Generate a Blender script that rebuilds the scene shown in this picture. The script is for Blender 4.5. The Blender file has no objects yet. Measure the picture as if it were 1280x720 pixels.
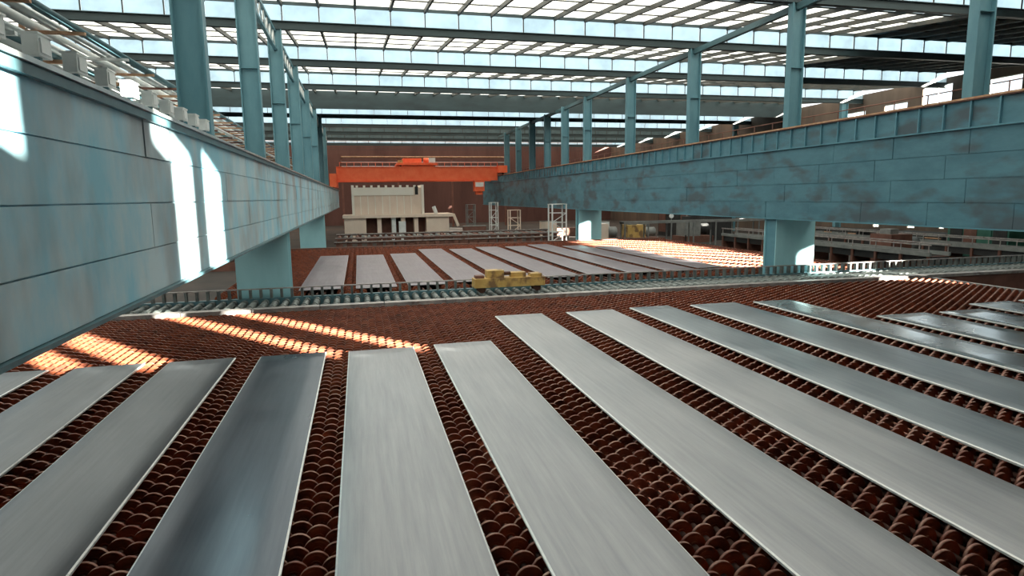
import bpy, bmesh, math, random
from mathutils import Matrix, Vector
random.seed(7)
sc = bpy.context.scene

# ------------------------------------------------------------------ camera
cam_data = bpy.data.cameras.new('camera')
cam = bpy.data.objects.new('camera', cam_data)
sc.collection.objects.link(cam)
cam_data.sensor_width = 36.0
cam_data.lens = 780.6 / 1280 * 36.0
cam_data.clip_start = 0.05
cam_data.clip_end = 2000
YAW, PITCH, ROLL = 0.23755, 0.14566, -0.01318
cam.matrix_world = Matrix.Rotation(-YAW, 4, 'Z') @ Matrix.Rotation(math.pi/2 - PITCH, 4, 'X') @ Matrix.Rotation(ROLL, 4, 'Z')
sc.camera = cam

# ------------------------------------------------------------------ sky, sun, exposure
world = bpy.data.worlds.new('sky'); sc.world = world; world.use_nodes = True
wn = world.node_tree.nodes; wl = world.node_tree.links; wn.clear()
wo = wn.new('ShaderNodeOutputWorld'); wb = wn.new('ShaderNodeBackground')
wc = wn.new('ShaderNodeTexCoord'); ws = wn.new('ShaderNodeSeparateXYZ'); wr = wn.new('ShaderNodeValToRGB')
wr.color_ramp.elements[0].position = 0.0; wr.color_ramp.elements[0].color = (0.95, 0.985, 1.0, 1)
wr.color_ramp.elements[1].position = 0.9; wr.color_ramp.elements[1].color = (0.74, 0.93, 1.0, 1)
wl.new(wc.outputs['Generated'], ws.inputs[0]); wl.new(ws.outputs['Z'], wr.inputs[0])
wl.new(wr.outputs[0], wb.inputs[0]); wb.inputs[1].default_value = 1.75
wl.new(wb.outputs[0], wo.inputs[0])

SUN_AZ = Vector((-0.624, 0.781, 0)); SUN_TAN = 0.22
sd = bpy.data.lights.new('sun', 'SUN'); sd.energy = 75.0; sd.angle = math.radians(0.53); sd.color = (1.0, 0.90, 0.76)
sun = bpy.data.objects.new('sun', sd); sc.collection.objects.link(sun)
sun.rotation_euler = Vector((SUN_AZ.x, SUN_AZ.y, -SUN_TAN)).normalized().to_track_quat('-Z', 'Y').to_euler()

vs = sc.view_settings
vs.view_transform = 'Standard'; vs.look = 'None'; vs.gamma = 1.0; vs.exposure = 0.28; vs.use_curve_mapping = False
sc.cycles.max_bounces = 8; sc.cycles.diffuse_bounces = 4; sc.cycles.transmission_bounces = 6
sc.cycles.transparent_max_bounces = 12; sc.cycles.sample_clamp_indirect = 4.0
sc.cycles.use_denoising = True

# ------------------------------------------------------------------ materials
def new_mat(name):
    m = bpy.data.materials.new(name); m.use_nodes = True
    return m, m.node_tree.nodes, m.node_tree.links

def paint(name, c1, c2=None, rough=0.5, metal=0.0, scale=(1, 1, 1), nscale=1.0, lo=0.35, hi=0.65, bump=0.0, detail=6.0, c3=None, s3=0.3, l3=0.6, h3=0.75):
    """base colour c1 mixed with c2 by stretched noise, optional second stain c3"""
    m, n, l = new_mat(name); b = n['Principled BSDF']
    b.inputs['Roughness'].default_value = rough; b.inputs['Metallic'].default_value = metal
    if c2 is None:
        b.inputs['Base Color'].default_value = (*c1, 1); return m
    geo = n.new('ShaderNodeNewGeometry'); mp = n.new('ShaderNodeMapping'); mp.inputs['Scale'].default_value = scale
    l.new(geo.outputs['Position'], mp.inputs[0])
    nz = n.new('ShaderNodeTexNoise'); nz.inputs['Scale'].default_value = nscale; nz.inputs['Detail'].default_value = detail
    nz.inputs['Roughness'].default_value = 0.65
    l.new(mp.outputs[0], nz.inputs['Vector'])
    r = n.new('ShaderNodeValToRGB'); r.color_ramp.elements[0].position = lo; r.color_ramp.elements[1].position = hi
    r.color_ramp.elements[0].color = (*c1, 1); r.color_ramp.elements[1].color = (*c2, 1)
    l.new(nz.outputs[0], r.inputs[0]); col = r.outputs[0]
    if c3 is not None:
        n2 = n.new('ShaderNodeTexNoise'); n2.inputs['Scale'].default_value = s3; n2.inputs['Detail'].default_value = 5
        l.new(mp.outputs[0], n2.inputs['Vector'])
        r2 = n.new('ShaderNodeValToRGB'); r2.color_ramp.elements[0].position = l3; r2.color_ramp.elements[1].position = h3
        l.new(n2.outputs[0], r2.inputs[0])
        mx = n.new('ShaderNodeMixRGB'); l.new(r2.outputs[0], mx.inputs[0]); l.new(col, mx.inputs[1]); mx.inputs[2].default_value = (*c3, 1)
        col = mx.outputs[0]
    l.new(col, b.inputs['Base Color'])
    if bump:
        bp = n.new('ShaderNodeBump'); bp.inputs['Strength'].default_value = bump; bp.inputs['Distance'].default_value = 0.02
        l.new(nz.outputs[0], bp.inputs['Height']); l.new(bp.outputs[0], b.inputs['Normal'])
    return m

def sheet(name, col, transp, transl):
    """translucent roofing: part clear, part translucent, rest diffuse"""
    m, n, l = new_mat(name); n.remove(n['Principled BSDF']); out = n['Material Output']
    tr = n.new('ShaderNodeBsdfTransparent'); tr.inputs[0].default_value = (*col, 1)
    tl = n.new('ShaderNodeBsdfTranslucent'); df = n.new('ShaderNodeBsdfDiffuse'); df.inputs[0].default_value = (*col, 1)
    geo = n.new('ShaderNodeNewGeometry'); nz = n.new('ShaderNodeTexNoise'); nz.inputs['Scale'].default_value = 0.5; nz.inputs['Detail'].default_value = 4
    l.new(geo.outputs['Position'], nz.inputs['Vector'])
    r = n.new('ShaderNodeValToRGB'); r.color_ramp.elements[0].position = 0.3; r.color_ramp.elements[1].position = 0.6
    r.color_ramp.elements[0].color = (*[c*0.65 for c in col], 1); r.color_ramp.elements[1].color = (*col, 1)
    l.new(nz.outputs[0], r.inputs[0]); l.new(r.outputs[0], tl.inputs[0])
    m1 = n.new('ShaderNodeMixShader'); m1.inputs[0].default_value = transl; l.new(df.outputs[0], m1.inputs[1]); l.new(tl.outputs[0], m1.inputs[2])
    m2 = n.new('ShaderNodeMixShader'); m2.inputs[0].default_value = transp; l.new(m1.outputs[0], m2.inputs[1]); l.new(tr.outputs[0], m2.inputs[2])
    l.new(m2.outputs[0], out.inputs[0]); return m

def glass(name):
    m, n, l = new_mat(name); n.remove(n['Principled BSDF']); out = n['Material Output']
    tr = n.new('ShaderNodeBsdfTransparent'); tr.inputs[0].default_value = (0.95, 0.99, 1, 1)
    gl = n.new('ShaderNodeBsdfGlossy'); gl.inputs[1].default_value = 0.05
    m1 = n.new('ShaderNodeMixShader'); m1.inputs[0].default_value = 0.06
    l.new(tr.outputs[0], m1.inputs[1]); l.new(gl.outputs[0], m1.inputs[2]); l.new(m1.outputs[0], out.inputs[0]); return m

def steel(name, c1, c2, rough, lines=True, metal=0.75):
    """rolled plate: streaks along the rolling direction (Y)"""
    m, n, l = new_mat(name); b = n['Principled BSDF']; b.inputs['Metallic'].default_value = metal
    geo = n.new('ShaderNodeNewGeometry'); mp = n.new('ShaderNodeMapping'); mp.inputs['Scale'].default_value = (5, 0.22, 1)
    l.new(geo.outputs['Position'], mp.inputs[0])
    nz = n.new('ShaderNodeTexNoise'); nz.inputs['Scale'].default_value = 1.6; nz.inputs['Detail'].default_value = 7; nz.inputs['Roughness'].default_value = 0.7
    l.new(mp.outputs[0], nz.inputs['Vector'])
    big = n.new('ShaderNodeTexNoise'); big.inputs['Scale'].default_value = 0.45; big.inputs['Detail'].default_value = 3
    l.new(geo.outputs['Position'], big.inputs['Vector'])
    ad = n.new('ShaderNodeMath'); ad.operation = 'MULTIPLY_ADD'; l.new(big.outputs[0], ad.inputs[0]); ad.inputs[1].default_value = 0.6
    l.new(nz.outputs[0], ad.inputs[2])
    r = n.new('ShaderNodeValToRGB'); r.color_ramp.elements[0].position = 0.6; r.color_ramp.elements[1].position = 0.98
    r.color_ramp.elements[0].color = (*c1, 1); r.color_ramp.elements[1].color = (*c2, 1)
    l.new(ad.outputs[0], r.inputs[0]); l.new(r.outputs[0], b.inputs['Base Color'])
    mr = n.new('ShaderNodeMapRange'); l.new(big.outputs[0], mr.inputs[0]); mr.inputs[1].default_value = 0.3; mr.inputs[2].default_value = 0.7
    mr.inputs[3].default_value = rough - 0.06; mr.inputs[4].default_value = rough + 0.08
    l.new(mr.outputs[0], b.inputs['Roughness'])
    bp = n.new('ShaderNodeBump'); bp.inputs['Strength'].default_value = 0.05 if rough > 0.3 else 0.0; bp.inputs['Distance'].default_value = 0.01
    l.new(nz.outputs[0], bp.inputs['Height']); l.new(bp.outputs[0], b.inputs['Normal'])
    return m

M = {}
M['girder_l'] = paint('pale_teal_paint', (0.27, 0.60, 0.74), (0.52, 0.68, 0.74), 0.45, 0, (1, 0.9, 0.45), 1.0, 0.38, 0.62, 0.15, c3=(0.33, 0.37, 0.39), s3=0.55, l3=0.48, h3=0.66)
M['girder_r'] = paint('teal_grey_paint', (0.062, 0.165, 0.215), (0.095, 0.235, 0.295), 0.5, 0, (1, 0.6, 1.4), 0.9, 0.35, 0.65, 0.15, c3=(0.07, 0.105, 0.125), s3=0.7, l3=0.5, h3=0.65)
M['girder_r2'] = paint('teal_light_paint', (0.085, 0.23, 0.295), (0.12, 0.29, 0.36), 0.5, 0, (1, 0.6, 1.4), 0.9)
M['column'] = paint('column_teal_paint', (0.095, 0.235, 0.29), (0.14, 0.30, 0.355), 0.45, 0, (1, 1, 0.3), 1.2)
M['leg'] = paint('cyan_paint', (0.33, 0.64, 0.71), (0.39, 0.71, 0.78), 0.45, 0, (1, 1, 0.4), 0.8)
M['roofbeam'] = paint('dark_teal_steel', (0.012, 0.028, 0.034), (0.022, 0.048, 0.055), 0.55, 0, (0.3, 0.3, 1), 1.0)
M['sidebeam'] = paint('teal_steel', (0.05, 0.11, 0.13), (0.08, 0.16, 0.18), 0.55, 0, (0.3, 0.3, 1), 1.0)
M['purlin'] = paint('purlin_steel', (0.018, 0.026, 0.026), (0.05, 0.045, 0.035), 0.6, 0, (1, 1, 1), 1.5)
M['darksheet'] = paint('opaque_roof_sheet', (0.045, 0.085, 0.10), (0.07, 0.12, 0.135), 0.6, 0, (1, 0.2, 1), 1.0)
M['sheet'] = sheet('translucent_roof_sheet', (0.33, 0.34, 0.33), 0.0, 0.95)
M['sheet_fill'] = sheet('grimy_roof_sheet', (0.27, 0.25, 0.23), 0.0, 0.95)  # dim translucent far slopes, added to brighten the far end of the hall
M['glazing'] = sheet('roof_glazing', (0.84, 0.94, 0.97), 0.5, 0.9)
M['pane'] = glass('window_glass')
M['rust'] = paint('rusty_disc_iron', (0.13, 0.030, 0.015), (0.40, 0.10, 0.04), 0.6, 0.25, (1, 1, 1), 2.2, c3=(0.07, 0.03, 0.02), s3=1.1)
M['rim'] = paint('worn_disc_rim', (0.17, 0.050, 0.030), (0.55, 0.34, 0.26), 0.45, 0.3, (1, 1, 1), 2.6, 0.46, 0.72)
M['shaft'] = paint('shaft_iron', (0.05, 0.022, 0.016), (0.11, 0.045, 0.03), 0.6, 0.3, (1, 1, 1), 2.0)
M['frame'] = paint('bed_frame_iron', (0.022, 0.014, 0.012), (0.05, 0.028, 0.02), 0.8, 0.0, (1, 1, 1), 1.0)
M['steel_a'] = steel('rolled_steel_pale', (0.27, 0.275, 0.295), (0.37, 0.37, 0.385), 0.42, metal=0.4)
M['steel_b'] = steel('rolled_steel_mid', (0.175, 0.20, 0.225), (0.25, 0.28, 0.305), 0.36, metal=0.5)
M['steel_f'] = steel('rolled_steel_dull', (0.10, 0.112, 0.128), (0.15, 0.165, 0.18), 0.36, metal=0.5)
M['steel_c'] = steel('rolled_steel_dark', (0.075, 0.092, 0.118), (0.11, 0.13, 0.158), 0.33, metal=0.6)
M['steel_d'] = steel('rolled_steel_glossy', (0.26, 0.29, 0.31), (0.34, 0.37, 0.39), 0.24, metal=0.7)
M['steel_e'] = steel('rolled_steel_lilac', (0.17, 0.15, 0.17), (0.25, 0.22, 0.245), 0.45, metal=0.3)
M['edge_far'] = paint('scraped_edge_glint_dull', (0.30, 0.28, 0.30), (0.40, 0.37, 0.39), 0.5, 0.2, (1, 1, 1), 4)  # far plates: same caught light in the edge colour, subtler
M['edge'] = paint('scraped_edge_glint', (0.68, 0.70, 0.70), (0.85, 0.85, 0.83), 0.4, 0.3, (1, 1, 1), 4)  # scraped edges, also brightened in colour for the light their bevel catches
M['kerb'] = paint('worn_grey_rail', (0.24, 0.22, 0.22), (0.46, 0.42, 0.40), 0.45, 0.3, (1, 1, 1), 2.5, c3=(0.16, 0.07, 0.05), s3=2)
M['roller'] = paint('roller_steel', (0.10, 0.12, 0.12), (0.22, 0.24, 0.23), 0.5, 0.4, (1, 1, 1), 2)
M['floor'] = paint('mill_floor', (0.022, 0.018, 0.016), (0.05, 0.036, 0.03), 0.85, 0, (1, 1, 1), 0.35, 0.35, 0.65, 0.2, c3=(0.07, 0.035, 0.025), s3=0.1)
M['wall_r'] = paint('brown_cladding', (0.10, 0.075, 0.06), (0.17, 0.12, 0.09), 0.8, 0, (1, 1, 0.2), 0.4)
M['wall_t'] = paint('teal_cladding', (0.13, 0.20, 0.22), (0.19, 0.27, 0.29), 0.8, 0, (1, 1, 0.2), 0.4)
M['wall_f'] = paint('hazed_brown_cladding', (0.085, 0.038, 0.032), (0.13, 0.060, 0.05), 0.85, 0, (1, 1, 0.2), 0.3)  # brown end wall, distance haze put into its base colour
M['orange'] = paint('crane_orange', (0.86, 0.13, 0.045), (0.92, 0.20, 0.08), 0.5, 0, (1, 1, 1), 0.8)
M['cream'] = paint('machine_cream', (0.82, 0.66, 0.55), (0.90, 0.76, 0.64), 0.6, 0, (1, 1, 0.5), 0.6)
M['cream_l'] = paint('machine_cream_light', (0.93, 0.88, 0.78), (0.97, 0.94, 0.86), 0.6, 0, (1, 1, 0.5), 0.6)
M['yellow'] = paint('ochre_paint', (0.50, 0.31, 0.09), (0.62, 0.42, 0.14), 0.55, 0, (1, 1, 1), 2.0, c3=(0.22, 0.13, 0.06), s3=1.3, l3=0.5, h3=0.6)
M['white'] = paint('white_paint', (0.70, 0.74, 0.74), (0.85, 0.87, 0.86), 0.5, 0, (1, 1, 1), 2)
M['pipe'] = paint('silver_pipe', (0.42, 0.48, 0.50), (0.66, 0.68, 0.67), 0.35, 0.5, (1, 0.6, 1), 2)
M['pipe_d'] = paint('dark_teal_pipe', (0.06, 0.14, 0.17), (0.10, 0.20, 0.23), 0.45, 0, (1, 0.6, 1), 2)
M['bracket'] = paint('rust_orange_bracket', (0.42, 0.20, 0.10), (0.60, 0.38, 0.24), 0.6, 0, (1, 1, 1), 3)
M['brown'] = paint('brown_machine', (0.13, 0.055, 0.04), (0.20, 0.09, 0.065), 0.7, 0, (1, 1, 1), 1)
M['green'] = paint('machine_green', (0.03, 0.12, 0.09), (0.05, 0.17, 0.125), 0.5, 0, (1, 1, 1), 1)
M['dark'] = paint('dark_void_paint', (0.018, 0.018, 0.02), (0.03, 0.03, 0.03), 0.7, 0, (1, 1, 1), 1)
M['grey'] = paint('machine_grey', (0.16, 0.17, 0.17), (0.25, 0.26, 0.25), 0.6, 0, (1, 1, 1), 1)
M['ground'] = paint('yard_ground', (0.28, 0.27, 0.25), (0.36, 0.35, 0.32), 0.9, 0, (1, 1, 1), 0.1)

# ------------------------------------------------------------------ mesh helpers
COL = sc.collection
class MB:
    def __init__(s): s.v = []; s.f = []; s.mi = []; s.sm = []
    def quad(s, pts, mi=0):
        b = len(s.v); s.v += [tuple(p) for p in pts]; s.f.append(tuple(range(b, b+len(pts)))); s.mi.append(mi); s.sm.append(False)
    def box(s, x0, x1, y0, y1, z0, z1, mi=0):
        b = len(s.v)
        s.v += [(x0,y0,z0),(x1,y0,z0),(x1,y1,z0),(x0,y1,z0),(x0,y0,z1),(x1,y0,z1),(x1,y1,z1),(x0,y1,z1)]
        for q in ((0,3,2,1),(4,5,6,7),(0,1,5,4),(1,2,6,5),(2,3,7,6),(3,0,4,7)):
            s.f.append(tuple(b+i for i in q)); s.mi.append(mi); s.sm.append(False)
        return s
    def bar(s, a, b_, w, h=None, mi=0):
        a = Vector(a); b_ = Vector(b_); d = b_-a; h = w if h is None else h
        up = Vector((0,0,1)) if abs(d.normalized().z) < 0.95 else Vector((1,0,0))
        sx = d.cross(up).normalized()*w/2; sy = sx.cross(d).normalized()*h/2
        b = len(s.v)
        for p in (a, b_):
            s.v += [tuple(p-sx-sy), tuple(p+sx-sy), tuple(p+sx+sy), tuple(p-sx+sy)]
        for q in ((0,1,2,3),(7,6,5,4),(0,4,5,1),(1,5,6,2),(2,6,7,3),(3,7,4,0)):
            s.f.append(tuple(b+i for i in q)); s.mi.append(mi); s.sm.append(False)
        return s
    def tube(s, a, b_, r, n=8, mi=0, rim=None, r2=None, cap=True):
        a = Vector(a); b_ = Vector(b_); d = (b_-a).normalized(); r2 = r if r2 is None else r2
        up = Vector((0,0,1)) if abs(d.z) < 0.95 else Vector((1,0,0))
        u = d.cross(up).normalized(); w = u.cross(d)
        b = len(s.v)
        for p, rr in ((a, r), (b_, r2)):
            for i in range(n):
                t = 2*math.pi*i/n; s.v.append(tuple(p+u*math.cos(t)*rr+w*math.sin(t)*rr))
        for i in range(n):
            j = (i+1) % n; s.f.append((b+i, b+j, b+n+j, b+n+i)); s.mi.append(mi if rim is None else rim); s.sm.append(True)
        if cap:
            s.f.append(tuple(b+i for i in range(n-1,-1,-1))); s.mi.append(mi); s.sm.append(False)
            s.f.append(tuple(b+n+i for i in range(n))); s.mi.append(mi); s.sm.append(False)
        return s
    def mesh(s, name, mats):
        me = bpy.data.meshes.new(name); me.from_pydata(s.v, [], s.f)
        for m in (mats if isinstance(mats, (list, tuple)) else [mats]): me.materials.append(m)
        me.polygons.foreach_set('material_index', s.mi); me.polygons.foreach_set('use_smooth', s.sm); me.update(); return me
    def build(s, name, mats, parent=None, stuff=False):
        return link(name, s.mesh(name, mats), parent, stuff=stuff)
def link(name, me, parent=None, loc=None, stuff=False):
    o = bpy.data.objects.new(name, me); COL.objects.link(o)
    if parent is not None: o.parent = parent
    if loc is not None: o.location = loc
    if stuff: o['kind'] = 'stuff'
    return o
def tag(o, label, cat, group=None):
    o['label'] = label; o['category'] = cat
    if group: o['group'] = group
    return o
def thing(name, loc, label, cat, group=None):
    o = bpy.data.objects.new(name, None); COL.objects.link(o); o.location = loc; o.empty_display_size = 0.3
    return tag(o, label, cat, group)
def struct(o, label=None):
    o['kind'] = 'structure'
    if label: o['label'] = label
    return o
def box(name, b, mat, parent=None): return MB().box(*b).build(name, mat, parent)

ORD = ['first','second','third','fourth','fifth','sixth','seventh','eighth','ninth','tenth','eleventh','twelfth','thirteenth','fourteenth','fifteenth']
FZ = -6.35                       # mill floor
BZ = -5.0                        # top of the plates
K = lambda k: 22.6 + 12.0*k      # column lines
ZL, ZH = 11.55, 13.15            # sawtooth roof low and high edges
XW, XE, YS, YN = -38.0, 64.5, K(-3), K(11)

# ------------------------------------------------------------------ the setting
struct(box('ground', (-400, 500, -400, 600, FZ-0.6, FZ-0.32), M['ground']))
struct(box('floor', (XW, XE, YS, YN, FZ-0.3, FZ), M['floor']))

def wall(name, axis, at, thick, lo, hi, zlo, zhi, holes, mat, panes=True, mull=0):
    """wall in plane axis=at, with rectangular window openings (u0,u1,z0,z1)"""
    us = sorted({lo, hi, *[h[0] for h in holes], *[h[1] for h in holes]})
    mb = MB()
    def bx(b, u0, u1, z0, z1, t=thick, off=0.0):
        if axis == 'y': b.box(u0, u1, at-t/2+off, at+t/2+off, z0, z1)
        else: b.box(at-t/2+off, at+t/2+off, u0, u1, z0, z1)
    for u0, u1 in zip(us[:-1], us[1:]):
        hs = sorted([h for h in holes if h[0] < u1-1e-6 and h[1] > u0+1e-6], key=lambda h: h[2])
        z = zlo
        for h in hs:
            if h[2] > z: bx(mb, u0, u1, z, h[2])
            z = h[3]
        if zhi > z: bx(mb, u0, u1, z, zhi)
    w = struct(mb.build(name, mat))
    return w, bx
_win = [0]
def window(bx, u0, u1, z0, z1, mull):
    _win[0] += 1
    f = 0.07; mb = MB()
    bx(mb, u0, u1, z0, z0+f, 0.16); bx(mb, u0, u1, z1-f, z1, 0.16)
    bx(mb, u0, u0+f, z0+f, z1-f, 0.16); bx(mb, u1-f, u1, z0+f, z1-f, 0.16)
    n = max(1, round((u1-u0)/mull))
    for i in range(1, n):
        u = u0+(u1-u0)*i/n; bx(mb, u-f/2, u+f/2, z0+f, z1-f, 0.10)
    o = struct(mb.build('window_%d' % _win[0], M['white']))
    for i in range(n):
        p = MB(); bx(p, u0+(u1-u0)*i/n+f/2, u0+(u1-u0)*(i+1)/n-f/2, z0+f, z1-f, 0.012)
        p.build('pane', M['pane'], o)
ZTOP = ZL + 0.9
south = [(12.3, 13.9, 6.6, 8.3), (17.5, 18.45, 8.5, 10.4), (18.45, 19.75, 4.6, 9.2), (20.5, 22.1, 4.5, 9.75), (26.1, 27.2, 4.5, 7.6), (28.9, 30.0, 4.5, 7.5)]
w, bx = wall('wall_south', 'y', YS-0.2, 0.35, XW, XE, FZ, ZTOP, south, M['wall_t'])
for h in south: window(bx, *h, 1.2)
east = [(-13.3+3.7*i, -13.3+3.7*i+2.4, 6.2, 9.5 if i < 9 else 10.4) for i in range(10)] + [(50.2, 53.6, 2.5, 11.4), (57.8, 61.6, 2.5, 11.8), (63.6, 67.0, 8.6, 10.6), (70, 74, 8.4, 10.4), (66.6, 67.5, -4.5, -3.7), (61.3, 62.3, -4.4, -3.6), (54.0, 55.4, -4.3, -3.5), (57.4, 58.0, -4.3, -3.8)]
w, bx = wall('wall_east', 'x', XE, 0.35, YS, YN, FZ, ZTOP, east, M['wall_r'])
for h in east: window(bx, *h, 2.4)
w, bx = wall('wall_west', 'x', XW, 0.35, YS, YN, FZ, ZTOP, [(-8, 30, 3, 8), (36, 80, 3, 7)], M['wall_t'])
window(bx, -8, 30, 3, 8, 3); window(bx, 36, 80, 3, 7, 3)
wall('wall_north', 'y', YN, 0.35, XW, XE, FZ, ZTOP+1.0, [], M['wall_f'])

# ---- sawtooth roof: ceiling > roof_sheet, glazing_pane, purlin, roof_beam, ridge_beam, batten
ceil = bpy.data.objects.new('ceiling', None); COL.objects.link(ceil); struct(ceil)
ceil.location = (13, 65, ZL)
def cpart(mb, name, mat, stuff=False):
    o = mb.build(name, mat, ceil, stuff); o.matrix_parent_inverse = Matrix.Translation((-13, -65, -ZL)); return o
SP = 2.4
nx = int((XE-XW)/SP)+1
OPAQUE_FACE = {5, 8, 9, 11}
near = range(0, 5)
pur_far, sheet_far, sheet_fill, glaze_far, dark_far, batt = MB(), MB(), MB(), MB(), MB(), MB()
for k in range(-3, 11):
    y0, y1 = K(k), K(k+1)
    for i in range(nx):
        x0 = XW + i*SP; x1 = min(x0+SP, XE)
        opaque = (x0 > 39.0 and k <= 1) or (x0 > 43 and k == 2) or k == 5 or k < -1
        def slope(b, x0, x1, t, dz=0.0):
            b.v += [(x0,y0,ZL+0.32+dz),(x1,y0,ZL+0.32+dz),(x1,y1,ZH+dz),(x0,y1,ZH+dz),(x0,y0,ZL+0.32+t+dz),(x1,y0,ZL+0.32+t+dz),(x1,y1,ZH+t+dz),(x0,y1,ZH+t+dz)]
            n = len(b.v)-8
            for q in ((0,3,2,1),(4,5,6,7),(0,1,5,4),(1,2,6,5),(2,3,7,6),(3,0,4,7)):
                b.f.append(tuple(n+j for j in q)); b.mi.append(0); b.sm.append(False)
        # sheet lies on the purlins: one skin
        if opaque: slope(dark_far, x0, x1, 0.03)
        elif k in near and x0 > -20 and x0 < 60:
            m = MB(); m.quad([(x0+.02,y0,ZL+.34),(x1-.02,y0,ZL+.34),(x1-.02,y1,ZH+.02),(x0+.02,y1,ZH+.02)]); cpart(m, 'roof_sheet', M['sheet'])
        else:
            (sheet_fill if k > 5 else sheet_far).quad([(x0,y0,ZL+.34),(x1,y0,ZL+.34),(x1,y1,ZH+.02),(x0,y1,ZH+.02)])
        # glazing of the sawtooth above the column line y1
        if (k+1) not in OPAQUE_FACE and k+1 <= 10:
            yy = y1+0.02
            if k in range(0, 4) and -20 < x0 < 60:
                m = MB(); m.box(x0+.05, x1-.05, yy, yy+.012, ZL+.34, ZH-.02); cpart(m, 'glazing_pane', M['glazing'])
            else: glaze_far.box(x0+.05, x1-.05, yy, yy+.012, ZL+.34, ZH-.02)
        else: dark_far.box(x0, x1, y1+0.02, y1+.04, ZL+.34, ZH)
        # purlin and mullion
        m = MB() if (k in near and -20 < x0 < 60) else pur_far
        slope(m, x0-.08, x0+.08, 0.30, -0.30)
        m.box(x0-.04, x0+.04, y1-.05, y1+.015, ZL+.3, ZH)
        if m is not pur_far: cpart(m, 'purlin', M['purlin'])
    for j in range(1, 4):                     # thin battens across the slope
        yy = y0 + (y1-y0)*j/4; zz = ZL+.32+(ZH-ZL-.32)*j/4
        batt.box(XW, XE, yy-.035, yy+.035, zz-.09, zz-.01)
for k in range(-3, 12):
    y = K(k)
    m = MB(); m.box(XW, XE, y-.20, y+.20, ZL+.28, ZL+.33); m.box(XW, XE, y-.05, y+.05, ZL-.18, ZL+.28); m.box(XW, XE, y-.20, y+.20, ZL-.23, ZL-.18)
    if k == 5: m.box(XW, XE, y-.3, y-.22, ZL-.6, ZH-.2)
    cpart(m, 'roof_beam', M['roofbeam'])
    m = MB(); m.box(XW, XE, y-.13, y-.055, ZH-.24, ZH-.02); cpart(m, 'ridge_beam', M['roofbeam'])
cpart(pur_far, 'purlin_rows', M['purlin'], True); cpart(sheet_far, 'roof_sheet_rows', M['sheet'], True); cpart(sheet_fill, 'dim_fill_roof_sheets', M['sheet_fill'], True)
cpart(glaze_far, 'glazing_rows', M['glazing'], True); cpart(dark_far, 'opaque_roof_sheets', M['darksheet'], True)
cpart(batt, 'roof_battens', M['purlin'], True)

# ------------------------------------------------------------------ crane runway girders
def girder(side, xf, xb, zb, zt, y0, y1, rows, plen, label, mat, mat2):
    g = thing('runway_girder', ((xf+xb)/2, y0, zb), label, 'girder', None)
    inv = Matrix.Translation((-(xf+xb)/2, -y0, -zb))
    def part(mb, name, m, stuff=False):
        o = mb.build(name, m, g, stuff); o.matrix_parent_inverse = inv; return o
    s = 1 if xf > xb else -1                    # outward direction of the face seen
    core = xf - s*0.05
    part(MB().box(min(core, xb), max(core, xb), y0, y1, zb+.06, zt-.06), 'girder_core', mat)
    far = MB()
    h = (zt-zb-.12)/rows
    for r in range(rows):
        off = (r % 2)*plen*0.45 + (0.7 if r == 2 else 0); y = y0 - off; n = 0
        while y < y1:
            a, b_ = max(y, y0)+.012, min(y+plen, y1)-.012
            pr = random.uniform(0.035, 0.06)
            z0, z1 = zb+.06+r*h+.012, zb+.06+(r+1)*h-.012
            if b_ > a:
                m = MB() if a < 60 else far
                m.box(min(core, core+s*pr), max(core, core+s*pr), a, b_, z0, z1)
                if m is not far: part(m, 'web_panel', mat)
            y += plen
    part(far, 'web_panel_rows', mat, True)
    part(MB().box(min(xf+s*.12, xb-s*.12), max(xf+s*.12, xb-s*.12), y0, y1, zt-.06, zt), 'top_flange', M['pipe'] if side == 'west' else mat2)
    if side == 'west': part(MB().box(-3.62, -3.52, y0, y1, zt-.2, zt-.07), 'under_flange_shade', mat2)  # dark strip standing in for the shade under the flange
    part(MB().box(min(xf+s*.08, xb-s*.08), max(xf+s*.08, xb-s*.08), y0, y1, zb, zb+.06), 'bottom_flange', mat2)
    return g, part
GYN = 128.0
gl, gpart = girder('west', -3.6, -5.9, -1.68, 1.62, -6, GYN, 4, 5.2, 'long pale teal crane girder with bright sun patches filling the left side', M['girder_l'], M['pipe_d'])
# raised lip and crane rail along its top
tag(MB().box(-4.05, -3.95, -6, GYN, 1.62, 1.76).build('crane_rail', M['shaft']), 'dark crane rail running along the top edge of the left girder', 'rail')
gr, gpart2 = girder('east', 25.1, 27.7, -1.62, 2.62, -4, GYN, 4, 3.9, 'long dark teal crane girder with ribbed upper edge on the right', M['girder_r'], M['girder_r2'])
gpart2(MB().box(25.05, 25.12, -4, GYN, 2.62, 3.70), 'upper_web', M['girder_r'])
gpart2(MB().box(24.93, 27.7, -4, GYN, 3.70, 3.76), 'upper_flange', M['shaft'])
gpart2(MB().box(25.13, 27.7, -4, GYN, 2.62, 3.70), 'upper_box', M['girder_r'])
y = -3.5; far = MB()
while y < GYN:
    if y < 80: gpart2(MB().box(24.94, 25.045, y-.03, y+.03, 2.63, 3.69), 'stiffener_rib', M['girder_r2'])
    else: far.box(24.94, 25.045, y-.03, y+.03, 2.63, 3.69)
    y += 1.25
gpart2(far, 'stiffener_ribs', M['girder_r2'], True)
tag(MB().box(25.6, 25.7, -4, GYN, 3.76, 3.94).build('crane_rail', M['bracket']), 'rusty crane rail running along the top of the right girder', 'rail')

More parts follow.
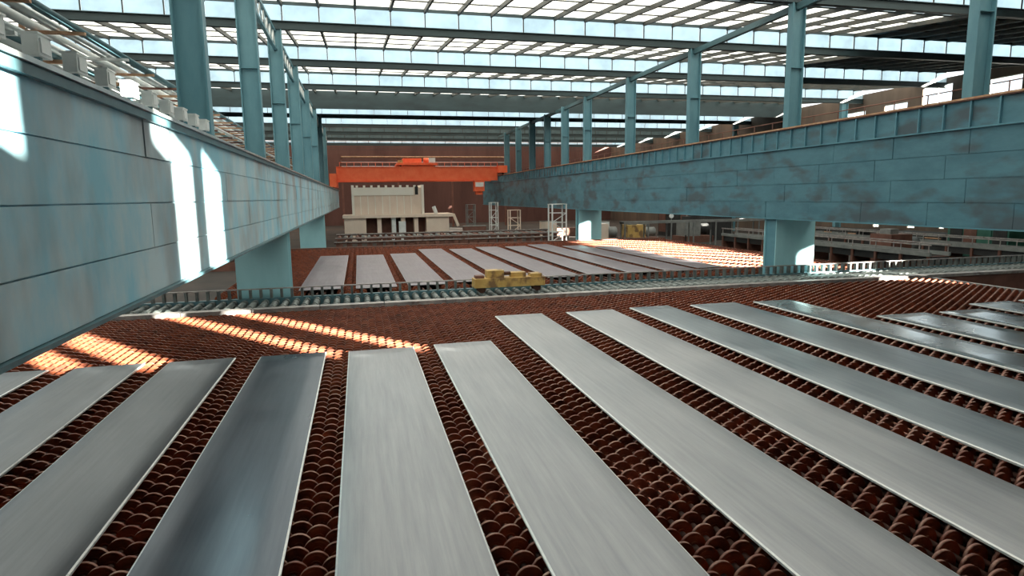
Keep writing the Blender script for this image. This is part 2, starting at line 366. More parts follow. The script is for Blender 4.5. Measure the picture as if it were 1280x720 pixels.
# handrail on the east girder
hr = thing('handrail', (27.5, 4, 3.76), 'rusty tube handrail along the top of the dark right girder', 'handrail')
inv = Matrix.Translation((-27.5, -4, -3.76))
def hp(mb, n, m=M['brown'], stuff=False):
    o = mb.build(n, m, hr, stuff); o.matrix_parent_inverse = inv
for zz in (4.15, 4.65): hp(MB().tube((27.5, 4, zz), (27.5, 118, zz), 0.03, 6), 'rail')
for i in range(58): hp(MB().tube((27.5, 4+i*2, 3.76), (27.5, 4+i*2, 4.65), 0.03, 6), 'post')

# ---- support legs (below) and columns (above)
def leg(x0, x1, yf, ztop, label):
    o = thing('support_leg', ((x0+x1)/2, yf+.6, FZ), label, 'column', None)
    inv = Matrix.Translation((-(x0+x1)/2, -yf-.6, -FZ))
    def p(b, n, m=M['leg']):
        q = MB().box(*b).build(n, m, o); q.matrix_parent_inverse = inv
    p((x0, x1, yf, yf+.06, FZ+.1, ztop), 'front_plate'); p((x0, x1, yf+1.14, yf+1.2, FZ+.1, ztop), 'back_plate')
    p((x0+.12, x0+.2, yf+.06, yf+1.14, FZ+.1, ztop), 'side_plate', M['girder_r2']); p((x1-.2, x1-.12, yf+.06, yf+1.14, FZ+.1, ztop), 'side_plate', M['girder_r2'])
    p((x0-.2, x1+.2, yf-.2, yf+1.4, FZ, FZ+.1), 'base_plate', M['grey'])
leg(-6.2, -3.62, 33.9, -1.68, 'pale cyan box leg under the left girder beside the roller table')
leg(25.15, 27.95, 33.9, -1.62, 'pale cyan box leg with sunlit foot under the right girder')
leg(-6.2, -3.62, 69.9, -1.68, 'pale cyan box leg under the far part of the left girder')
leg(25.15, 27.95, 69.9, -1.62, 'small pale cyan box leg under the right girder beside the stair tower')

def column(x, y, z0, label, group):
    o = thing('roof_column', (x, y, z0), label, 'column', group)
    h = ZL-.25-z0
    MB().box(-.46, -.40, -.24, .24, 0, h).build('flange', M['column'], o)
    MB().box(.40, .46, -.24, .24, 0, h).build('flange', M['column'], o)
    MB().box(-.40, .40, -.03, .03, 0, h).build('web', M['column'], o)
    m = MB()
    for t in (0.04, h*0.5): m.box(-.40, .40, -.2, .2, t, t+.03)
    m.build('stiffener', M['column'], o)
    MB().box(-.62, .62, -.36, .36, 0, .03).build('base_plate', M['grey'], o)
    return o
for i, k in enumerate((0, 1, 2, 3, 4, 5, 6, 7, 8)):
    nm = 'nearest' if i == 0 else ORD[i]+' nearest'
    if i < 8: column(-4.95, K(k), 1.645, 'blue steel H column on the left girder, %s of its row' % nm, 'columns on the left girder')
ys = [K(0), K(1), K(2), K(3), K(4), K(4)+8.2, K(4)+16, K(4)+24, K(4)+32.5, K(4)+41]
for i, y in enumerate(ys):
    nm = 'nearest' if i == 0 else ORD[i]+' nearest'
    column(26.4, y, 3.785, 'blue steel H column on the right girder, %s of its row' % nm, 'columns on the right girder')
for i, k in enumerate((2, 4, 6)):
    column(61.5, K(k), FZ, 'blue steel column standing before the brown right wall, %s of three' % ('nearest' if i == 0 else ORD[i]+' nearest'), 'columns before the right wall')
# eaves beams along the column rows
tie = tag(MB().box(26.25, 26.55, K(-1), K(8), ZL-.62, ZL-.24).build('eaves_beam', M['sidebeam']), 'long teal beam running over the tops of the right column row', 'beam')
tie2 = thing('lattice_beam', (-4.95, K(0), ZL-1.3), 'teal lattice beam joining the tops of the left column row', 'beam')
inv = Matrix.Translation((4.95, -K(0), -(ZL-1.3)))
for zz in (ZL-1.5, ZL-.34):
    o = MB().box(-5.05, -4.85, K(0), K(8), zz-.08, zz+.08).build('chord', M['column'], tie2); o.matrix_parent_inverse = inv
m = MB(); y = K(0)
while y < K(8)-1:
    m.bar((-4.95, y, ZL-1.42), (-4.95, y+.75, ZL-.42), .07); m.bar((-4.95, y+.75, ZL-.42), (-4.95, y+1.5, ZL-1.42), .07); y += 1.5
o = m.build('lacing', M['white'], tie2); o.matrix_parent_inverse = inv

# ------------------------------------------------------------------ pipes and cable trays on the left girder
pr = thing('pipe_rack', (-6.4, 3, 1.62), 'bundle of pale pipes on rusty brackets above the left girder', 'pipes')
inv = Matrix.Translation((6.4, -3, -1.62))
def pp(mb, n, m, stuff=False):
    o = mb.build(n, m, pr, stuff); o.matrix_parent_inverse = inv; return o
rows = [(-5.75, 2.05, .06, 'white'), (-6.0, 2.08, .08, 'pipe_d'), (-6.3, 2.12, .12, 'pipe'), (-6.65, 2.10, .10, 'pipe_d'),
        (-5.8, 3.05, .08, 'pipe'), (-6.05, 3.08, .11, 'pipe_d'), (-6.35, 3.06, .09, 'white'), (-6.7, 3.09, .12, 'pipe'), (-7.1, 3.05, .08, 'pipe_d'), (-7.4, 3.07, .1, 'pipe'),
        (-7.2, 2.1, .1, 'pipe_d'), (-6.6, 4.25, .1, 'pipe_d'), (-7.0, 4.25, .1, 'pipe'), (-7.5, 4.27, .12, 'white')]
for x, z, r, mt in rows: pp(MB().tube((x, 3, z), (x, 104, z), r, 8), 'pipe', M[mt])
y = 5.0; i = 0
while y < 100:
    m = MB()
    m.box(-7.7, -5.64, y-.05, y+.05, 1.90, 1.97); m.box(-7.7, -5.64, y-.05, y+.05, 2.88, 2.95); m.box(-7.7, -6.35, y-.05, y+.05, 4.07, 4.14)
    m.box(-7.75, -7.65, y-.05, y+.05, 1.62, 4.3); m.box(-6.2, -6.12, y-.05, y+.05, 1.62, 2.88) if i % 2 else None
    pp(m, 'bracket', (M['bracket'] if i % 3 else M['white']) if y < 24 else M['bracket' if i % 2 else 'brown'])
    y += (2.4 if y < 24 else 1.2) + (i % 3)*0.3; i += 1
jb = MB().box(-.10, .10, -.2, .2, .42, .70).box(-.12, .12, -.22, .22, .70, .73).box(.10, .12, -.15, .15, .46, .66).mesh('junction_box', M['white'])
jp = MB().box(-.04, .04, -.04, .04, .02, .42).box(-.14, .14, -.14, .14, 0, .02).mesh('post', M['pipe_d'])
y = 5.6; i = 0
while y < 21:
    o = tag(link('junction_box', jb, None, (-4.33, y, 1.625)), 'small pale junction box on a post on the left girder, %s from the viewer' % ORD[i], 'junction box', 'junction boxes on the left girder')
    link('post', jp, o)
    y += 1.25; i += 1
walk = thing('cable_tray', (-5.2, 30, 1.62), 'rusty cable ladder lying along the far top of the left girder', 'cable tray')
inv = Matrix.Translation((5.2, -30, -1.62))
for x in (-4.45, -4.2):
    o = MB().box(x-.02, x+.02, 24, 110, 1.64, 1.84).build('side_rail', M['bracket'], walk); o.matrix_parent_inverse = inv
m = MB(); y = 24.2
while y < 110: m.box(-4.43, -4.22, y-.03, y+.03, 1.7, 1.74); y += .5
o = m.build('rungs', M['bracket'], walk, True); o.matrix_parent_inverse = inv
o = MB().tube((-4.32, 24, 1.79), (-4.32, 110, 1.79), .045, 6).build('cable', M['brown'], walk); o.matrix_parent_inverse = inv

# ------------------------------------------------------------------ near cooling bed
PL = [ # x0, x1, near end, far end, material, label tail
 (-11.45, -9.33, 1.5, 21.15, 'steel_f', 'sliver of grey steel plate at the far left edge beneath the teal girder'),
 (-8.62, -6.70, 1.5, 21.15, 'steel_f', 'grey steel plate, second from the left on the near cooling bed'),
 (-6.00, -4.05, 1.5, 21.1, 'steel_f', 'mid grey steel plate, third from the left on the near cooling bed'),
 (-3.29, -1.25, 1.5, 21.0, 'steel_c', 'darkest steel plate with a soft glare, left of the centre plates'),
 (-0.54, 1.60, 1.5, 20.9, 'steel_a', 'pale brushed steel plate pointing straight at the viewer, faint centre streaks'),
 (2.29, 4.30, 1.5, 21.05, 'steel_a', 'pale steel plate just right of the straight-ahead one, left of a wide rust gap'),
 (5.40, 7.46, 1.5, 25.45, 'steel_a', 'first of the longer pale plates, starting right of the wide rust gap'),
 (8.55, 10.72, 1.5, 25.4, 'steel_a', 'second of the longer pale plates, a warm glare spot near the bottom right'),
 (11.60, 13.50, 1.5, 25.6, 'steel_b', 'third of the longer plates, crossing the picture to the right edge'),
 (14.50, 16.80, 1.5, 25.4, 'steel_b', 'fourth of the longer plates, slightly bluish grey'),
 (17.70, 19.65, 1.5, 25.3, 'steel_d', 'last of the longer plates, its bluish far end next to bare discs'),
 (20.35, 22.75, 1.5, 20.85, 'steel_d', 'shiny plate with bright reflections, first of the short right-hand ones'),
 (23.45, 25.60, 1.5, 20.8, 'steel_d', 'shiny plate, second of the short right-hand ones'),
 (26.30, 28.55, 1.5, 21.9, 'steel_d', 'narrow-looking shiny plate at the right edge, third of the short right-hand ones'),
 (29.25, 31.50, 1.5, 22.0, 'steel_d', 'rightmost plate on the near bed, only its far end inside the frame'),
]
def make_plate(x0, x1, y0, y1, mat, label, zb, group, wav=0.004):
    m = MB(); ny = max(2, int((y1-y0)/0.8)); nxx = 4; c = 0.03; t = 0.05
    ph = random.uniform(0, 6)
    def zz(x, y): return zb + t + wav*math.sin(0.9*y+ph) + wav*0.6*math.sin(0.37*y*1.7+x*1.3+ph)
    xs = [x0, x0+c] + [x0+c+(x1-x0-2*c)*i/nxx for i in range(1, nxx)] + [x1-c, x1]
    ysv = [y0, y0+c] + [y0+(y1-y0)*j/ny for j in range(1, ny)] + [y1-c, y1]
    W = len(xs)
    for j, y in enumerate(ysv):
        for i, x in enumerate(xs):
            e = (i in (0, W-1)) or (j in (0, len(ysv)-1))
            m.v.append((x, y, zz(x, y) - (0.014 if e else 0)))
    for j in range(len(ysv)-1):
        for i in range(W-1):
            a = j*W+i; m.f.append((a, a+1, a+W+1, a+W))
            m.mi.append(1 if i in (0, W-2) or j in (0, len(ysv)-2) else 0); m.sm.append(not (i in (0, W-2) or j in (0, len(ysv)-2)))
    n0 = len(m.v)
    for j, y in enumerate(ysv):
        for x in (x0, x1): m.v.append((x, y, zb))
    for j in range(len(ysv)-1):
        a = j*W; b = n0+2*j
        m.f.append((a, a+W, b+2, b)); m.mi.append(1); m.sm.append(False)
        m.f.append((a+W-1, b+1, b+3, a+2*W-1)); m.mi.append(1); m.sm.append(False)
        m.f.append((b, b+2, b+3, b+1)); m.mi.append(0); m.sm.append(False)
    L = len(ysv)-1
    m.f.append(tuple([n0, n0+1] + [W-1-i for i in range(W)])); m.mi.append(1); m.sm.append(False)
    m.f.append(tuple([n0+2*L+1, n0+2*L] + [L*W+i for i in range(W)])); m.mi.append(1); m.sm.append(False)
    cx, cy = (x0+x1)/2, (y0+y1)/2
    m.v = [(a-cx, b-cy, c_-zb) for a, b, c_ in m.v]
    o = m.build('steel_plate', [M[mat], M['edge_far' if mat == 'steel_e' else 'edge']]); o.location = (cx, cy, zb)
    return tag(o, label, 'steel plate', group)
for p in PL: make_plate(p[0], p[1], p[2], p[3], p[4], p[5], BZ-.05, 'plates cooling on the near bed')

PITCH_X, PITCH_Y, RD, DT = 0.29, 0.38, 0.205, 0.055
DZ = BZ-.05-RD-.004
bed = thing('cooling_bed', (11, 16, FZ), 'near cooling bed of rust red disc rollers under the steel plates', 'cooling bed')
binv = Matrix.Translation((-11, -16, -FZ))
def bp(o): o.matrix_parent_inverse = binv; return o
BX0, BX1, BY0, BY1 = -14.0, 33.0, 1.0, 30.0
sh_me = MB().tube((0, BY0, 0), (0, BY1, 0), 0.055, 8).mesh('roller_shaft', M['shaft'])
def disc_mb(mb, x, y, z, n, r=RD): mb.tube((x, y-DT/2, z), (x, y+DT/2, z), r, n, 0, 1)
def ring(n):
    m = MB(); disc_mb(m, 0, 0, 0, n, RD)
    m.tube((0, -DT/2-.03, 0), (0, DT/2+.03, 0), 0.085, 10)          # hub
    m.tube((0, -DT/2-.006, 0), (0, DT/2+.006, 0), RD*0.78, n)       # raised face
    return m.mesh('disc', [M['rust'], M['rim']])
disc_me = ring(20)
def covered(x, y, pls, mar=0.5):
    for p in pls:
        if p[0]+mar < x < p[1]-mar and y < p[3]-mar: return True
    return False
n_sh = int((BX1-BX0-.6)/PITCH_X)
cand = []; shafts = []
for i in range(n_sh):
    x = BX0+.4+i*PITCH_X
    s = bp(link('roller_shaft', sh_me, bed, (x, 0, DZ))); shafts.append(s)
    y = BY0+.25+(PITCH_Y/2 if i % 2 else 0)
    while y < BY1-.1:
        if not covered(x, y, PL): cand.append((i, x, y))
        y += PITCH_Y
# the 300 that show largest: nearest ones inside the view between plates
def inview(x, y, z=DZ):
    v = cam.matrix_world.inverted() @ Vector((x, y, z))
    if v.z > -0.1: return None
    px = 640+780.6*v.x/-v.z; py = 360-780.6*v.y/-v.z
    return -5 < px < 1285 and py < 735 and all(not (p[0]+.02 < x < p[1]-.02 and y < p[3]) for p in PL)
vis = sorted([c for c in cand if inview(c[1], c[2])], key=lambda c: c[1]**2+c[2]**2+25)[:300]
vset = set(vis); rest = MB()
for i, x, y in cand:
    if (i, x, y) in vset:
        o = link('disc', disc_me, shafts[i], (0, y, 0))
    else:
        near_ = (x*x+y*y) < 18**2
        disc_mb(rest, x, y, DZ, 14 if near_ else 10)
bp(rest.build('disc_rows', [M['rust'], M['rim']], bed, True))
# frame
for y in [BY0+.03, 6, 11, 16, 21.5, 26, BY1-.05]:
    bp(MB().box(BX0, BX1, y-.10, y+.10, FZ, DZ-.22).build('cross_beam', M['frame'], bed))
    bp(MB().box(BX0, BX1, y-.05, y+.05, DZ-.22, DZ-.06).build('bearing_bar', M['frame'], bed))
bp(MB().box(BX0-.2, BX0, BY0-.1, BY1, FZ, BZ-.25).build('side_beam', M['frame'], bed))
bp(MB().box(BX1, BX1+.3, BY0-.1, BY1, FZ, BZ-.12).build('side_beam', M['kerb'], bed))
bp(MB().box(BX0, BX1, BY0, BY1, FZ+.35, FZ+.4).build('scale_pan', M['frame'], bed))

# ------------------------------------------------------------------ cross roller table beyond the near bed
rt = thing('roller_table', (10, 32, FZ), 'roller table running across between the two cooling beds', 'roller table')
rinv = Matrix.Translation((-10, -32, -FZ))
def rp(mb, n, m, stuff=False):
    o = mb.build(n, m, rt, stuff); o.matrix_parent_inverse = rinv; return o
rp(MB().box(-14, 52, 30.35, 30.75, FZ, BZ-.18), 'side_beam', M['brown'])
y = -14.0
while y < 52: rp(MB().box(y+.02, y+2.98, 30.3, 30.8, BZ-.175, BZ+.0), 'kerb_segment', M['kerb']); y += 3.0
rp(MB().box(-14, 52, 33.3, 33.6, FZ, BZ+.05), 'side_beam', M['pipe_d'])
m = MB().tube((0, 30.85, 0), (0, 33.25, 0), 0.15, 10).tube((0, 31.2, 0), (0, 31.35, 0), .185, 10).tube((0, 32.7, 0), (0, 32.85, 0), .185, 10)
rme = m.mesh('roller', M['roller'])
for i in range(132):
    x = -13.7+i*.497
    o = link('roller', rme, rt, (x, 0, BZ-.14)); o.matrix_parent_inverse = rinv
guard = MB()
for i in range(132):
    x = -13.7+i*.497+.248; guard.box(x-.06, x+.06, 33.32, 33.55, BZ+.05, BZ+.50)
rp(guard, 'guard_teeth', M['roller'], True)
rp(MB().box(-14, 52, 33.38, 33.5, BZ+.50, BZ+.55), 'guard_rail', M['kerb'])

# ------------------------------------------------------------------ far cooling bed
FP = [(-3.45, -1.05), (-0.35, 1.95), (2.6, 4.85), (5.5, 7.75), (8.4, 10.6), (11.3, 13.5), (14.2, 16.3), (17.0, 19.1), (19.8, 21.9), (22.5, 24.4)]
FE = [57.5, 57.0, 57.5, 61.5, 60.5, 62, 61.5, 63, 60, 58]
FN = [36.2, 36.0, 36.2, 36.8, 37.5, 37.0, 37.5, 37.5, 38, 38.5]
for i, ((x0, x1), ye, yn) in enumerate(zip(FP, FE, FN)):
    make_plate(x0, x1, yn, ye, 'steel_e', 'lilac grey steel plate on the far cooling bed, %s from the left' % ORD[i], BZ-.05, 'plates cooling on the far bed')
fb = thing('cooling_bed', (14, 50, FZ), 'far cooling bed of rusty discs, partly sunlit, beyond the roller table', 'cooling bed')
finv = Matrix.Translation((-14, -50, -FZ))
def fp(mb, n, m, stuff=False):
    o = mb.build(n, m, fb, stuff); o.matrix_parent_inverse = finv; return o
FPP = [(a, b, 0, e) for (a, b), e in zip(FP, FE)]
mm, ms = MB(), MB(); i = 0; x = -7.5
while x < 34.4:
    if not (covered(x, 40, FPP, .5) and covered(x, 56, FPP, .5)): pass
    ms.box(x-.05, x+.05, 35.6, 67, DZ-.05, DZ+.05)
    y = 35.8+(.26 if i % 2 else 0)
    leg_clear = (-6.5 < x < -3.4) or (24.9 < x < 28.2)
    while y < 66.8:
        if not covered(x, y, FPP) and not (leg_clear and y < 35.5): disc_mb(mm, x, y, DZ, 8)
        y += .52
    x += .42; i += 1
fp(mm, 'disc_rows', [M['rust'], M['rim']], True); fp(ms, 'shaft_rows', M['shaft'], True)
fp(MB().box(-8, 34.8, 67.05, 67.4, FZ, BZ), 'end_beam', M['brown'])
fp(MB().box(-8, 34.8, 35.5, 35.6, FZ, DZ-.2), 'end_beam', M['frame'])
for y in (40, 46, 52, 58, 64): fp(MB().box(-8, 34.8, y-.1, y+.1, FZ, DZ-.1), 'cross_beam', M['frame'])

# yellow carriage at the head of the far bed
yc = thing('transfer_carriage', (7.55, 32.0, BZ+.03), 'worn ochre transfer carriage standing on the cross roller table', 'carriage')
def yp(b, n, m='yellow'): return MB().box(*b).build(n, M[m], yc)
yp((-1.9, 1.9, -.45, .35, .28, .75), 'body'); yp((-1.2, -.3, -.35, .3, .75, 1.15), 'gearbox'); yp((.1, .9, -.3, .25, .75, 1.0), 'motor_cover')
yp((1.15, 1.75, -.4, .3, .75, .92), 'step'); yp((-1.8, -1.35, -.3, .2, .75, .9), 'control_box', 'brown')
MB().tube((-.3, -.05, .95), (.1, -.05, .95), .1, 8).build('drive_shaft', M['shaft'], yc)
for sx in (-1.5, 1.5):
    for sy in (-.3, .2): MB().tube((sx, sy-.06, .19), (sx, sy+.06, .19), .2, 14).build('wheel', M['shaft'], yc)
for sx in (-1.85, -.6, .6, 1.85): MB().box(sx-.04, sx+.04, -.48, -.45, .28, .75).build('rib', M['yellow'], yc)

# ------------------------------------------------------------------ far transfer line (Y 70..88)
tl = thing('transfer_line', (8, 76, FZ), 'rust brown transfer line with dark square openings before the cream machine', 'conveyor')
tinv = Matrix.Translation((-8, -76, -FZ))
def tp(mb, n, m, stuff=False):
    o = mb.build(n, m, tl, stuff); o.matrix_parent_inverse = tinv; return o
for j, (yy, zt) in enumerate(((72.0, -4.75), (76.0, -4.55), (80.5, -4.35))):
    tp(MB().box(-2.8, 24.5, yy-.3, yy+.3, zt-.22, zt), 'long_beam', M['brown'] if j % 2 else M['shaft'])
    tp(MB().box(-2.8, 24.5, yy-.32, yy-.3, zt-.10, zt+.02), 'rail', M['kerb'])
    m = MB(); x = -2.6
    while x < 24.2: m.box(x, x+.5, yy-.2, yy+.2, FZ, zt-.22); x += 1.15
    tp(m, 'stub_posts', M['brown'], True)
for j in range(38):
    x = -2.4+j*.7
    tp(MB().tube((x, 76.4, -4.72), (x, 80.1, -4.72), .2, 8), 'roller', M['roller'] if j % 3 else M['brown'])

# ------------------------------------------------------------------ cream machine (plate furnace / leveller)
Y0 = 95.0
mc = thing('plate_leveller', (4.3, Y0+3, FZ), 'large cream machine with ribbed hood on a beige base below the orange crane', 'machine')
minv = Matrix.Translation((-4.3, -Y0-3, -FZ))
def mp_(mb, n, m): o = mb.build(n, M[m], mc); o.matrix_parent_inverse = minv; return o
hood_x0, hood_x1, hz0, hz1 = -0.9, 9.6, -2.45, 1.75
mp_(MB().box(hood_x0+.35, hood_x1-.35, Y0+.2, Y0+6, hz0, hz1-.25), 'hood', 'cream')
mp_(MB().box(hood_x0, hood_x0+.35, Y0-.1, Y0+6.1, hz0, hz1+.15), 'side_frame', 'cream_l')
mp_(MB().box(hood_x1-.35, hood_x1, Y0-.1, Y0+6.1, hz0, hz1+.15), 'side_frame', 'cream_l')
mp_(MB().box(hood_x0+.35, hood_x1-1.5, Y0, Y0+.2, hz1-1.35, hz1-.2), 'upper_panel', 'cream_l')
mp_(MB().box(hood_x1-1.45, hood_x1-.9, Y0, Y0+.2, hz1-2.6, hz1-1.4), 'upper_panel', 'cream')
mp_(MB().box(hood_x1-1.3, hood_x1-.85, Y0-.02, Y0+.19, hz1-1.3, hz1-.1), 'opening_shade', 'dark')  # solid dark block, the shade inside the opening put into its colour
for j in range(9):
    x = hood_x0+.8+j*1.05; mp_(MB().box(x-.16, x+.16, Y0+.3, Y0+.9, hz1-.25, hz1+.12), 'cylinder_cap', 'cream_l')
    if j < 8: mp_(MB().box(x+.4, x+.5, Y0+.1, Y0+.19, hz0+.1, hz1-1.4), 'rib', 'cream_l')
mp_(MB().box(-2.3, 14.0, Y0-1.0, Y0+6.4, hz0-.42, hz0), 'deck', 'cream')
mp_(MB().box(-2.1, 1.0, Y0-.6, Y0+6, FZ, hz0-.42), 'base_block', 'cream')
mp_(MB().box(9.8, 13.2, Y0-.6, Y0+6, FZ+.6, hz0-.42), 'base_block', 'cream')
for x in (2.9, 5.0, 6.4, 8.3): mp_(MB().box(x-.3, x+.3, Y0-.5, Y0+5, FZ, hz0-.42), 'stand', 'cream' if x != 5.0 else 'white')
mp_(MB().box(1.0, 9.8, Y0+1.5, Y0+5.9, FZ, hz0-.42), 'lower_housing', 'brown')
mp_(MB().tube((11.4, Y0, hz0), (11.0, Y0, hz0+1.1), .28, 10), 'exhaust_stub', 'white')
mp_(MB().bar((13.9, Y0-.6, hz0-.1), (14.6, Y0-.6, hz0-1.9), .4, .4), 'chute', 'cream')
mp_(MB().box(5.7, 6.7, Y0-1.0, Y0-.4, FZ, hz0-1.0), 'pump', 'white')

# ------------------------------------------------------------------ orange bridge crane
CY = 116.0
cr = thing('bridge_crane', (10.7, CY, 3.8), 'orange double girder overhead crane spanning the hall in the distance', 'crane')
cinv = Matrix.Translation((-10.7, -CY, -3.8))
def cp(mb, n, m='orange'): o = mb.build(n, M[m], cr); o.matrix_parent_inverse = cinv; return o
for yy in (CY-3, CY+3):
    cp(MB().box(-3.4, 24.8, yy-.5, yy+.5, 3.0, 5.3), 'main_girder'); cp(MB().box(-3.4, 24.8, yy-.65, yy+.65, 5.3, 5.4), 'girder_flange')
    cp(MB().box(-3.4, 24.8, yy-.62, yy+.62, 2.94, 3.0), 'girder_flange')
cp(MB().box(-4.5, -3.4, CY-5, CY+5, 1.95, 4.2), 'end_carriage'); cp(MB().box(24.8, 26.3, CY-5, CY+5, 4.25, 5.5), 'end_carriage')
for yy in (CY-4, CY+4):
    cp(MB().tube((-4.1, yy, 2.06), (-3.9, yy, 2.06), .3, 12), 'wheel', 'shaft'); cp(MB().tube((25.55, yy, 4.25), (25.75, yy, 4.25), .3, 12), 'wheel', 'shaft')
m = MB()
for j in range(24):
    x = -2.8+j*1.2; m.tube((x, CY-3.55, 5.4), (x, CY-3.55, 6.1), .04, 5)
m.tube((-2.8, CY-3.55, 6.1), (24.8, CY-3.55, 6.1), .04, 5); cp(m, 'walkway_rail')
tr = thing('crane_trolley', (10.5, CY, 5.42), 'orange hoist trolley sitting on top of the distant crane', 'trolley')
def tq(mb, n, m='orange'): return mb.build(n, M[m], tr)
tq(MB().box(-3.6, 3.4, -3.4, 3.4, .25, .6), 'trolley_frame'); tq(MB().box(-2.4, .8, -2.2, 2, .6, 1.5), 'hoist_housing'); tq(MB().tube((1.2, -1.6, 1.1), (3, -1.6, 1.1), .5, 12), 'rope_drum')
tq(MB().box(2.0, 3.1, -3.3, -2.6, .6, 1.5), 'control_cabinet', 'white'); tq(MB().box(-3.4, -2.6, -3.2, -2.4, .6, 1.1), 'control_cabinet', 'yellow')
for sx in (-3, 3):
    for sy in (-3, 3): tq(MB().tube((sx, sy-.1, .2), (sx, sy+.1, .2), .2, 10), 'wheel', 'shaft')
cb = thing('operator_cab', (21.4, CY-3, 1.0), 'orange operator cab hanging below the right end of the crane', 'cab')
MB().box(-.9, .9, -.8, .8, 0, 1.9).build('cab_body', M['orange'], cb); MB().box(-.75, .75, -.84, -.8, .8, 1.6).build('cab_window', M['white'], cb)
MB().box(-.6, .6, -.5, .5, -.6, 0).build('cab_floor', M['orange'], cb)

# ------------------------------------------------------------------ machinery and clutter beyond and beside
def tower(x, y, w, d, z0, z1, mat, label, name='stair_tower', cat='frame', step=1.1):
    o = thing(name, (x, y, z0), label, cat)
    h = z1-z0
    for sx in (-w/2, w/2):
        for sy in (-d/2, d/2): MB().box(sx-.07, sx+.07, sy-.07, sy+.07, 0, h).build('post', M[mat], o)
    z = step; i = 0
    while z < h+.01:
        for sy in (-d/2, d/2): MB().box(-w/2+.07, w/2-.07, sy-.04, sy+.04, z-.08, z).build('cross_bar', M[mat], o)
        m = MB()
        a, b = (-w/2+.08, w/2-.08) if i % 2 else (w/2-.08, -w/2+.08)
        m.bar((a, -d/2, z-step+.05), (b, -d/2, z-.1), .07); m.build('brace', M[mat], o)
        z += step; i += 1
    MB().box(-w/2-.1, w/2+.1, -d/2-.1, d/2+.1, h, h+.06).build('platform', M[mat], o)
    return o
tower(22.7, 70.6, 1.7, 1.5, FZ, -1.0, 'white', 'whitish braced stair tower left of the small cyan leg')
tower(19.6, 92.0, 1.0, 1.4, FZ, -.9, 'white', 'tall thin white braced frame right of the cream machine', 'braced_frame')
tower(22.0, 89.0, 1.5, 1.4, FZ, -2.0, 'cream', 'lower cream braced frame beside the tall thin white one', 'braced_frame')
tower(17.0, 97.0, 1.2, 1.4, FZ, -1.2, 'grey', 'grey braced frame standing right behind the cream machine', 'braced_frame')

def cabinet(x, y, w, d, h, mat, label, name='control_cabinet', cat='cabinet', doors=2, z0=FZ):
    o = thing(name, (x, y, z0), label, cat)
    MB().box(-w/2, w/2, -d/2, d/2, .1, h).build('body', M[mat], o); MB().box(-w/2+.05, w/2-.05, -d/2+.05, d/2-.05, 0, .1).build('plinth', M['dark'], o)
    for j in range(doors):
        a = -w/2+.04+(w-.08)*j/doors; b = -w/2+.04+(w-.08)*(j+1)/doors
        dd = MB().box(a+.02, b-.02, -d/2-.04, -d/2, .18, h-.08).build('door', M[mat], o)
        MB().box(b-.14, b-.08, -d/2-.09, -d/2-.04, h*.45, h*.6).build('handle', M['dark'], dd)
    MB().box(-w/2-.06, w/2+.06, -d/2-.06, d/2+.06, h, h+.07).build('top_cover', M['grey'], o)
    return o
def machine(x, y, w, d, h, mat, label, mat2='grey'):
    o = thing('drive_machine', (x, y, FZ), label, 'machine')
    MB().box(-w/2, w/2, -d/2, d/2, 0, h*.25).build('base', M['brown'], o); MB().box(-w*.4, w*.1, -d*.4, d*.4, h*.25, h*.85).build('gearbox', M[mat], o)
    MB().tube((w*.1, 0, h*.5), (w*.46, 0, h*.5), h*.22, 12).build('motor', M[mat2], o)
    MB().box(-w*.3, -w*.1, -d*.2, d*.2, h*.85, h).build('inspection_cover', M[mat2], o)
    for sx in (-.42, .42): MB().box(w*sx-.08, w*sx+.08, -d/2-.06, -d/2, .05, h*.3).build('foot', M[mat2], o)
    return o
machine(30.5, 76, 4, 3, 3.2, 'cream', 'cream gearbox machine behind the right girder beside the small leg', 'grey')
machine(36.5, 78, 5, 3, 2.8, 'yellow', 'ochre gearbox machine beyond the sunlit discs', 'grey')
machine(43.5, 76, 4.5, 3, 3.4, 'grey', 'grey gearbox machine seen under the middle of the right girder', 'dark')
machine(48.5, 26, 5, 3, 3.6, 'green', 'dark green gearbox machine at the right edge beneath the girder', 'yellow')
machine(47.5, 47, 4.5, 3, 3.0, 'brown', 'brown gearbox machine right of the sunlit leg', 'grey')
machine(-12, 62, 4, 3, 3, 'grey', 'grey gearbox machine left of the far bed in shadow', 'brown')
cabinet(33.5, 84, 2.2, 1, 2.6, 'white', 'white cabinet beyond the sunlit discs, under the girder')
cabinet(40.0, 86, 3.0, 1, 2.4, 'grey', 'grey cabinet with two doors far back under the girder')
cabinet(48.0, 60, 2.2, 1, 2.6, 'yellow', 'yellow cabinet behind the brown machine on the right')
cabinet(16.0, 88.5, 3.2, 1.2, 2.2, 'brown', 'low brown cabinet right of the cream machine base')
cabinet(27.5, 90, 2.4, 1, 2.6, 'cream', 'cream cabinet far back under the girder beyond the small leg')
